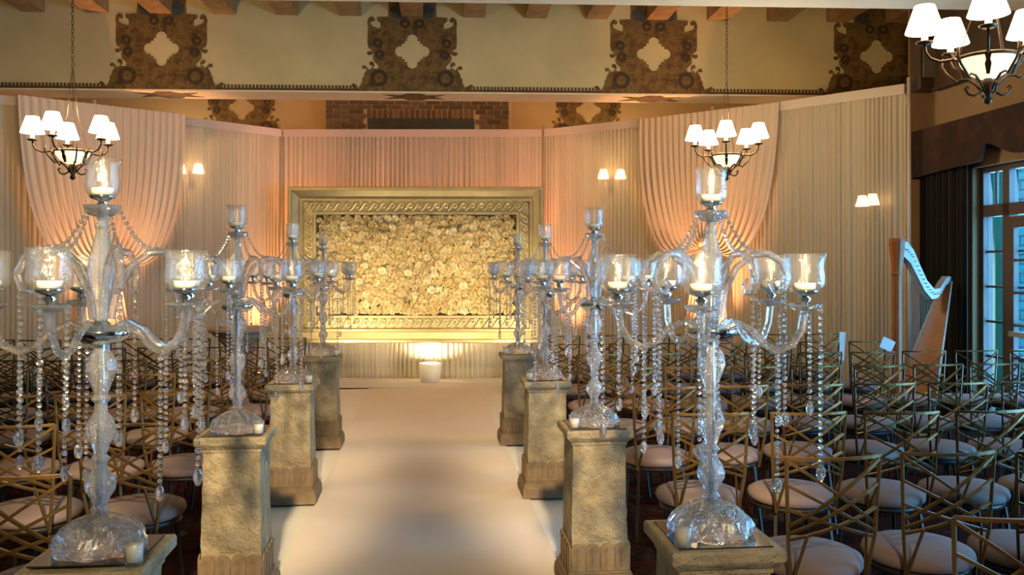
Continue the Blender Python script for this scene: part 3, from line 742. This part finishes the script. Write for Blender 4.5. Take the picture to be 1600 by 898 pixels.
for s in (-1, 1):
    for i, v in enumerate(PV):
        side = 'window side of aisle' if s > 0 else 'aisle side away from windows'
        lab = 'weathered stone pedestal with carved leaf base, %s, %s from flower wall' % (side, ORD[3-i])
        loc = A(PU[s], v, 0.012); SITES.append((s, i, A(PU[s], v, 0.012+PH), side, ORD[3-i]))
        if first: ped0.location = loc; ped0['label'] = lab; first = False
        else: copy_tree(ped0, loc, TH, lab)
# ------------------------------------------------------------------ crystal candelabra
def candelabrum():
    c = thing('crystal_candelabrum', (0, 0, 0), 0, 'x', 'candelabrum', 'crystal candelabra on pedestals')
    MB().lathe([(0.0, 0.005), (.118, .005), (.126, .018), (.124, .038), (.110, .062), (.080, .085), (.045, .100), (.018, .108)], 48, lobes=8, amp=.06, twist=30, smooth=False).obj('base', M['crystal'], c)
    MB().box((-0.14, -0.14, 0.0), (0.14, 0.14, 0.004)).obj('mirror_plate', M['mirror'], c)
    st = [(.018, .106), (.028, .118), (.018, .130), (.026, .150), (.040, .172), (.043, .190), (.036, .212), (.020, .232), (.018, .250), (.028, .262), (.017, .275), (.026, .305), (.038, .330), (.042, .350), (.034, .372), (.019, .395), (.017, .420), (.027, .432), (.018, .445), (.030, .480), (.043, .515), (.040, .545), (.024, .570), (.020, .592)]
    MB().lathe(st, 16, smooth=False).obj('stem', M['stem_glass'], c)
    MB().lathe([(.010, .11), (.010, 1.0)], 8).obj('inner_rod', M['chrome'], c)
    MB().lathe([(.0, .585), (.045, .590), (.072, .606), (.080, .625), (.072, .632), (.03, .628), (.022, .65), (.010, .66)], 24).obj('hub', M['chrome'], c)
    up = [(.016, .655), (.020, .70), (.034, .745), (.038, .790), (.034, .84), (.022, .89), (.014, .915), (.020, .925), (.013, .94), (.016, .95)]
    MB().lathe(up, 16, smooth=False).obj('upper_stem', M['stem_glass'], c)
    dish = [(.012, .95), (.030, .955), (.048, .972), (.052, .985), (.047, .980), (.028, .965), (.012, .962)]
    MB().lathe(dish, 24, lobes=12, amp=.05).obj('drip_dish', M['crystal'], c)
    cupp = [(.0, .0), (.018, .0), (.036, .010), (.046, .026), (.048, .048), (.044, .075), (.045, .095), (.051, .118), (.049, .118), (.043, .095), (.042, .075), (.046, .048), (.044, .028), (.034, .014), (.0, .008)]
    cup = MB().lathe(cupp, 24, lobes=14, amp=.018, twist=55).mesh('hurricane_cup', M['thin_glass'])
    neck = MB().lathe([(.012, -.035), (.009, -.022), (.018, -.012), (.008, -.004), (.034, .006), (.036, .014), (.0, .014)], 16).mesh('cup_neck', M['chrome'])
    can = MB().lathe([(.0, .015), (.030, .015), (.030, .034), (.0, .033)], 16).mesh('candle', M['wax'])
    dm = MB().lathe([(.010, -.045), (.026, -.046), (.044, -.036), (.049, -.026), (.043, -.032), (.024, -.040), (.010, -.039)], 20, lobes=10, amp=.06).mesh('bobeche', M['crystal'])
    def cupset(p, k=1.0):
        o = link('hurricane_cup', cup, c, p); o.scale = (k, k, 1.0); link('cup_neck', neck, c, p); link('candle', can, c, p)
    cupset((0, 0, 1.0))
    def strand(length, bead, taper, drop):
        mb = MB(); z_ = 0; k = 0
        while -z_ < length:
            r = bead*(1.0 if k % 7 else 1.25); mb.sphere((0, 0, z_-r), r, 6, 4, 1.0, False); z_ -= 2*r+.0035; k += 1
        mb.sphere((0, 0, z_-.024), drop, 7, 5, 1.9, False); return mb.mesh('bead_strand', M['crystal'])
    S1, S2, S3 = strand(.36, .0070, 0, .0125), strand(.27, .0065, 0, .011), strand(.43, .0072, 0, .0135)
    R = 0.285
    arm = [(.03, .625), (.08, .650), (.13, .625), (.17, .585), (.21, .570), (.25, .590), (.275, .635), (.284, .690)]
    scr = [(.025, .66), (.04, .74), (.075, .81), (.125, .850), (.175, .855), (.215, .830), (.235, .785), (.222, .745), (.192, .738), (.180, .762), (.197, .778)]
    am = MB().tube([(r, 0, z_) for r, z_ in arm], .011, 8, False).mesh('arm', M['crystal'])
    sm = MB().tube([(r, 0, z_) for r, z_ in scr], [.011]*6+[.010, .009, .008, .007, .006], 8, False).mesh('scroll_arm', M['crystal'])
    top = MB(); n = 14
    for k in range(n+1):
        t = k/n; top.sphere((.048+(.155-.048)*t, 0, .965+(.862-.965)*t-.035*math.sin(math.pi*t)), .0065, 6, 4, 1, False)
    tm = top.mesh('bead_chain', M['crystal'])
    for k in range(5):
        a = 2*math.pi*k/5; ca, sa = math.cos(a), math.sin(a)
        link('arm', am, c, None, a); link('bobeche', dm, c, (R*ca, R*sa, .735)); cupset((R*ca, R*sa, .735), 1.17)
        a2 = a+math.pi/5; link('scroll_arm', sm, c, None, a2); link('bead_chain', tm, c, None, a2)
        c2, s2 = math.cos(a2), math.sin(a2)
        link('bead_strand', S1, c, (.225*c2, .225*s2, .735))
        link('bead_strand', S3 if k % 2 else S1, c, ((R+.045)*ca, (R+.045)*sa, .70))
        link('bead_strand', S2, c, (R*ca-.045*sa, R*sa+.045*ca, .70))
        link('bead_strand', S1 if k % 2 else S2, c, (.205*ca, .205*sa, .562))
    return c
can0 = candelabrum(); first = True
vot_cup = MB().lathe([(.0, .002), (.024, .002), (.028, .070), (.026, .070), (.022, .008), (.0, .008)], 20).mesh('glass', M['thin_glass'])
vot_wax = MB().lathe([(.0, .009), (.0215, .009), (.0235, .052), (.0, .050)], 16).mesh('candle', M['wax'])
START = {(1, 0): -108, (-1, 0): -90, (1, 1): -60, (-1, 1): -80, (1, 2): -100, (-1, 2): -40, (1, 3): -70, (-1, 3): -20}
for s, i, p, side, od in SITES:
    lab = 'five-arm crystal candelabrum on the %s pedestal from flower wall, %s' % (od, side)
    rz = math.radians(START[(s, i)])
    if first: r_ = can0; can0.location = p; can0.rotation_euler = (0, 0, rz); can0['label'] = lab; first = False
    else: r_ = copy_tree(can0, p, rz, lab)
    # square the mirror plate with the pedestal
    for ch_ in r_.children:
        if ch_.name.startswith('mirror_plate'): ch_.rotation_euler = (0, 0, TH-rz)
    if (s, i) == (-1, 0): r_.rotation_euler = (0, math.radians(-1.0), rz); r_.location.z += 0.006
    du = 0.125 if s < 0 else -0.125
    if (s, i) == (-1, 0): du = 0.137
    q = p + A(du, -0.125-(0.012 if (s, i) == (-1, 0) else 0), 0.0045)
    if (s, i) == (-1, 0): q.z += 0.006
    vt = thing('votive_candle', q, 0, 'clear glass votive with white candle, %s, %s pedestal from flower wall' % (side, od), 'candle', 'votives on the pedestals')
    link('glass', vot_cup, vt); link('candle', vot_wax, vt)
#SECTION_CHAIRS
# ------------------------------------------------------------------ chairs
def bow(x): return -0.225-0.045*(1-(x/0.19)**2)
def chair():
    c = thing('banquet_chair', (0, 0, 0), TH, 'x', 'chair')
    MB().lathe([(0.0, .440), (.19, .440), (.215, .452), (.222, .472), (.215, .492), (.185, .506), (.10, .514), (0.0, .516)], 28).obj('seat', M['cushion'], c)
    MB().lathe([(.175, .415), (.200, .415), (.200, .4395), (.175, .4395)], 24).obj('seat_ring', M['black_leg'], c)
    for sx in (-1, 1):
        MB().tube([(sx*.135, .13, .418), (sx*.165, .165, 0.0)], .011, 4, False).obj('leg', M['black_leg'], c)
        MB().tube([(sx*.135, -.14, .418), (sx*.165, -.20, 0.0)], .011, 4, False).obj('leg', M['black_leg'], c)
        MB().tube([(sx*.150, -.185, .425), (sx*.176, -.212, .62), (sx*.19, -.225, .93)], .0085, 4, False).obj('back_post', M['bronze'], c)
        MB().tube([(sx*.150, -.185, .43), (sx*.118, bow(.118), .640)], .0065, 4, False).obj('back_brace', M['bronze'], c)
    def P(x, hh):                                # hh 0..1 on the back panel
        z_ = .62+.31*hh; return (x*(.176+.014*hh)/.19, bow(x)+.013*(1-hh), z_)
    def strip(h0, h1, sg, r=.0075, n=6):
        return MB().tube([P(sg*(-.19+.38*k/n), h0+(h1-h0)*k/n) for k in range(n+1)], r, 4, False)
    MB().tube([P(-.19+.38*k/8, 1.0) for k in range(9)], .0085, 4, False).obj('top_rail', M['bronze'], c)
    for h0, h1 in ((.97, .14), (.66, .05), (.36, -.02)):
        for sg in (-1, 1): strip(h0, h1, sg).obj('cross_slat', M['bronze'], c)
    return c
ch0 = chair(); first = True; rnd = random.Random(11); nch = 0
def keep(p):
    q = proj((p.x, p.y, 0.6)) if p.y > 0.9 else None
    if q is None: return False
    m_ = 0.36*FPX/p.y
    return -m_ < q[0] < 1600+m_ and proj((p.x, p.y, 0.95))[1] < 898
for s in (-1, 1):
    for k in range(-1, 7):
        vrear = 3.25+.975*k if k >= 0 else 2.40
        nmax = 9 if s > 0 else 8
        for i in range(nmax):
            u = (1.43+.47*i) if s > 0 else (-1.40-.47*i)
            if k == -1 and s > 0: u += 0.30
            if k == 0 and s > 0: u += 0.13
            v = vrear+.22
            if s > 0 and k >= 5 and u > 4.3: continue
            if s > 0 and k >= 6 and u > 4.3: continue
            if s > 0 and u > 5.35: continue
            p = A(u+rnd.uniform(-.015, .015), v+rnd.uniform(-.03, .03))
            if not keep(p): rnd.random(); continue
            lab = 'cross-back metal chair, %s, row %s from flower wall, seat %s from aisle' % ('window side' if s > 0 else 'opposite window side', ORD[6-k], ORD[i])
            rz = TH+rnd.uniform(-.05, .05); nch += 1
            grp = 'chairs on the window side' if s > 0 else 'chairs opposite the window side'
            if first: ch0.location = p; ch0.rotation_euler = (0, 0, rz); ch0['label'] = lab; ch0['group'] = grp; first = False
            else: copy_tree(ch0, p, rz, lab, grp)
print('chairs', nch)
# white cards tucked into chair backs
def card(u, v, w, hh, z_, tilt, lab):
    mb = MB().box((-w/2, -.002, 0), (w/2, .002, hh)); o = mb.obj('paper_card', M['paper'], None, A(u, v, z_), TH); o.rotation_euler = (0, tilt, TH); tag(o, lab, 'card', 'white cards on the chair backs')
card(4.40, 8.08, .13, .11, .855, .45, 'square white card tucked in a chair back beside the harp')
card(4.41, 9.00, .07, .30, .655, .06, 'tall narrow white card hanging on a chair back near harp')
#SECTION_HARP
# ------------------------------------------------------------------ concert harp
hp = thing('concert_harp', (3.80, 8.72, 0), math.atan2(0.53, 0.85), 'wooden concert harp with pale curved neck standing beside the drape end', 'harp')
MB().lathe([(.065, .18), (.058, .26), (.047, .32), (.044, 1.50), (.046, 1.56), (.055, 1.58), (.050, 1.60), (.058, 1.70), (.070, 1.80), (.077, 1.90), (.072, 1.93), (.0, 1.935)], 12, smooth=False).obj('column', M['harpwood'], hp)
MB().lathe([(.0, 0.0), (.16, .0), (.17, .05), (.15, .10), (.11, .16), (.09, .19), (.0, .19)], 16, (.10, 0, 0)).obj('base', M['harpwood'], hp)
MB().box((-.10, -.20, 0.0), (.36, .20, .075)).obj('pedal_box', M['harpwood'], hp)
npth = [(a_*1.25, z_) for a_, z_ in [(.02, 1.83), (.08, 1.82), (.16, 1.75), (.25, 1.60), (.34, 1.46), (.44, 1.37), (.52, 1.38), (.58, 1.45), (.63, 1.51), (.68, 1.51)]]
mb = MB(); vs = []; fs = []; th = [.09, .085, .075, .065, .060, .060, .058, .055, .05, .04]
for (a_, z_), t in zip(npth, th):
    vs += [(a_-t*.35, -.035, z_-t*.85), (a_+t*.35, -.035, z_+t*.85), (a_+t*.35, .035, z_+t*.85), (a_-t*.35, .035, z_-t*.85)]
k = len(npth)
for j in range(k-1):
    for i in range(4): fs.append((j*4+i, j*4+4+i, j*4+4+(i+1) % 4, j*4+(i+1) % 4))
fs += [(0, 1, 2, 3), ((k-1)*4+3, (k-1)*4+2, (k-1)*4+1, (k-1)*4)]
mb.add(vs, fs); nk = mb.obj('neck', M['silver'], hp)
for j in range(26):
    t = (j+.5)/26*(k-2); i = int(t); f = t-i
    a_, z_ = npth[i][0]*(1-f)+npth[i+1][0]*f, npth[i][1]*(1-f)+npth[i+1][1]*f
    MB().tube([(a_, -.06, z_), (a_, .06, z_)], .005, 5).obj('tuning_pin', M['chrome'], nk)
top_, bot = (0.84, 1.50), (0.20, 0.14)
mb = MB(); vs = []; fs = []; nn = 8
for j in range(nn+1):
    t = j/nn; a_ = top_[0]+(bot[0]-top_[0])*t; z_ = top_[1]+(bot[1]-top_[1])*t; w = .055+.19*t; d = .06+.13*t
    for q in range(9):
        an = math.pi*q/8; vs.append((a_+d*math.sin(an)*.93, w*math.cos(an), z_-d*math.sin(an)*.37*.0))
for j in range(nn):
    for q in range(8): fs.append((j*9+q, j*9+q+1, (j+1)*9+q+1, (j+1)*9+q))
    fs.append((j*9+8, j*9, (j+1)*9, (j+1)*9+8))
fs += [tuple(range(9)), tuple(nn*9+q for q in range(8, -1, -1))]
mb.add(vs, fs); mb.obj('soundbox', M['soundboard'], hp)
for s in (-1, 1):
    MB().tube([(top_[0]-.004, s*.055, top_[1]), (bot[0]-.004, s*.245, bot[1])], .007, 4).obj('edge_strip', M['silver'], hp)
for j in range(22):
    t = (j+1)/24; a_ = top_[0]+(bot[0]-top_[0])*t-.004; z_ = top_[1]+(bot[1]-top_[1])*t
    a2 = .76-.66*t; 
    for i in range(k-1):
        if npth[i][0] <= a2 <= npth[i+1][0]:
            f = (a2-npth[i][0])/(npth[i+1][0]-npth[i][0]); z2 = npth[i][1]*(1-f)+npth[i+1][1]*f-.06
    MB().tube([(a_, 0, z_), (a2, -.02, z2)], .0011, 3).obj('string', M['string'], hp)
# ------------------------------------------------------------------ cocktail table by the drape
ct = thing('cocktail_table', ((375-800)/FPX*10.15, 10.15, 0), 0, 'round high cocktail table in a taupe stretch cover behind the chairs', 'table')
MB().lathe([(0.0, .905), (.35, .905), (.357, .915), (.357, .940), (.35, .95), (0.0, .952)], 36).obj('table_top', M['spandex'], ct)
MB().lathe([(.30, .01), (.28, .08), (.16, .35), (.13, .55), (.18, .75), (.33, .904)], 28).obj('stretch_cover', M['spandex'], ct)
vt = thing('votive_candle', ((345-800)/FPX*10.05, 10.05, .953), 0, 'small votive candle on the round cocktail table', 'candle'); link('glass', vot_cup, vt); link('candle', vot_wax, vt)
#SECTION_CHANDELIERS
# ------------------------------------------------------------------ chandeliers
def chandelier(x, y, zc, start, label, power):
    c = thing('chandelier', (x, y, zc), 0, label, 'chandelier', 'iron chandeliers with white shades')
    sh = MB().lathe([(.100, -.072), (.052, .072)], 24).mesh('lamp_shade', M['shade'])
    slv = MB().lathe([(.017, -.128), (.017, -.07), (.0, -.07)], 12).mesh('candle_sleeve', M['candle_sleeve'])
    pan = MB().lathe([(.0, -.140), (.030, -.138), (.046, -.128), (.044, -.124), (.0, -.128)], 16).mesh('drip_pan', M['iron'])
    armp = [(.13, -.24), (.18, -.225), (.24, -.235), (.29, -.215), (.315, -.18), (.32, -.14)]
    am = MB().tube([(r, 0, z_) for r, z_ in armp], .008, 6).mesh('arm', M['iron'])
    rib = MB().tube([(r, 0, z_) for r, z_ in ((.235, -.19), (.238, -.235), (.215, -.275), (.175, -.315), (.155, -.335), (.135, -.32), (.10, -.325), (.06, -.36), (.03, -.40))], .007, 6).mesh('scroll_rib', M['iron'])
    low = MB().tube([(r, 0, z_) for r, z_ in ((.02, -.36), (.035, -.405), (.07, -.425), (.10, -.415), (.118, -.385), (.108, -.37), (.098, -.385))], .007, 6).mesh('lower_scroll', M['iron'])
    leaf = MB().prism([(-.008, -.33), (.008, -.33), (.016, -.28), (.010, -.26), (.017, -.23), (.006, -.215), (0, -.19), (-.006, -.215), (-.017, -.23), (-.010, -.26), (-.016, -.28)], -.006, .006)
    leaf.v = [(b_+.16+(c_+.24)*.45, a, c_) for a, b_, c_ in leaf.v]
    lm_ = leaf.mesh('bracket_leaf', M['iron'])
    MB().lathe([(.0, -.335), (.05, -.33), (.10, -.30), (.135, -.255), (.145, -.225), (.138, -.225), (.09, -.285), (.0, -.315)], 28).obj('alabaster_bowl', M['bowl'], c)
    MB().tube([(.148*math.cos(2*math.pi*k/28), .148*math.sin(2*math.pi*k/28), -.222) for k in range(29)], .010, 6, True, False).obj('rim_ring', M['iron'], c)
    MB().lathe([(.0, -.475), (.018, -.465), (.024, -.448), (.012, -.43), (.030, -.40), (.034, -.36), (.022, -.335), (.0, -.33)], 14).obj('finial', M['iron'], c)
    for k in range(5):
        a = math.radians(start+72*k); ca, sa = math.cos(a), math.sin(a); q = (.32*ca, .32*sa, 0)
        for nm, me in (('lamp_shade', sh), ('candle_sleeve', slv), ('drip_pan', pan)): link(nm, me, c, q)
        link('arm', am, c, None, a); link('scroll_rib', rib, c, None, a+math.pi/5); link('bracket_leaf', lm_, c, None, a)
    for k in range(4): link('lower_scroll', low, c, None, math.radians(start+20+90*k))
    for k in range(3):
        a = math.radians(start+30+120*k)
        MB().tube([(.145*math.cos(a), .145*math.sin(a), -.215), (.05*math.cos(a), .05*math.sin(a), .10), (.006*math.cos(a), .006*math.sin(a), .50)], .0035, 4).obj('hanging_wire', M['iron'], c)
    mb = MB(); z_ = .50; kk = 0
    while z_ < 5.24-zc:
        pts = []
        for j in range(9):
            t = 2*math.pi*j/8; xx, zz = .011*math.cos(t), .024*math.sin(t); pts.append((xx if kk % 2 else 0, 0 if kk % 2 else xx, z_+zz))
        mb.tube(pts, .0035, 4, True, False); z_ += .038; kk += 1
    mb.obj('chain', M['iron'], c)
    lamp('chandelier_bulbs', 'POINT', (x, y, zc+0.14), power, WARM, None, shadow_soft_size=0.22)
    return c
chandelier(-3.88, 7.8, 2.89, -92, 'iron five-light chandelier with white shades hanging opposite the window wall', 58)
chandelier(2.14, 8.8, 2.98, -105, 'iron five-light chandelier with white shades before the swag on the window side', 58)
chandelier(2.56, 4.75, 3.00, -118, 'iron five-light chandelier with white shades over the window side chairs', 24)
print('objects', len(bpy.data.objects))
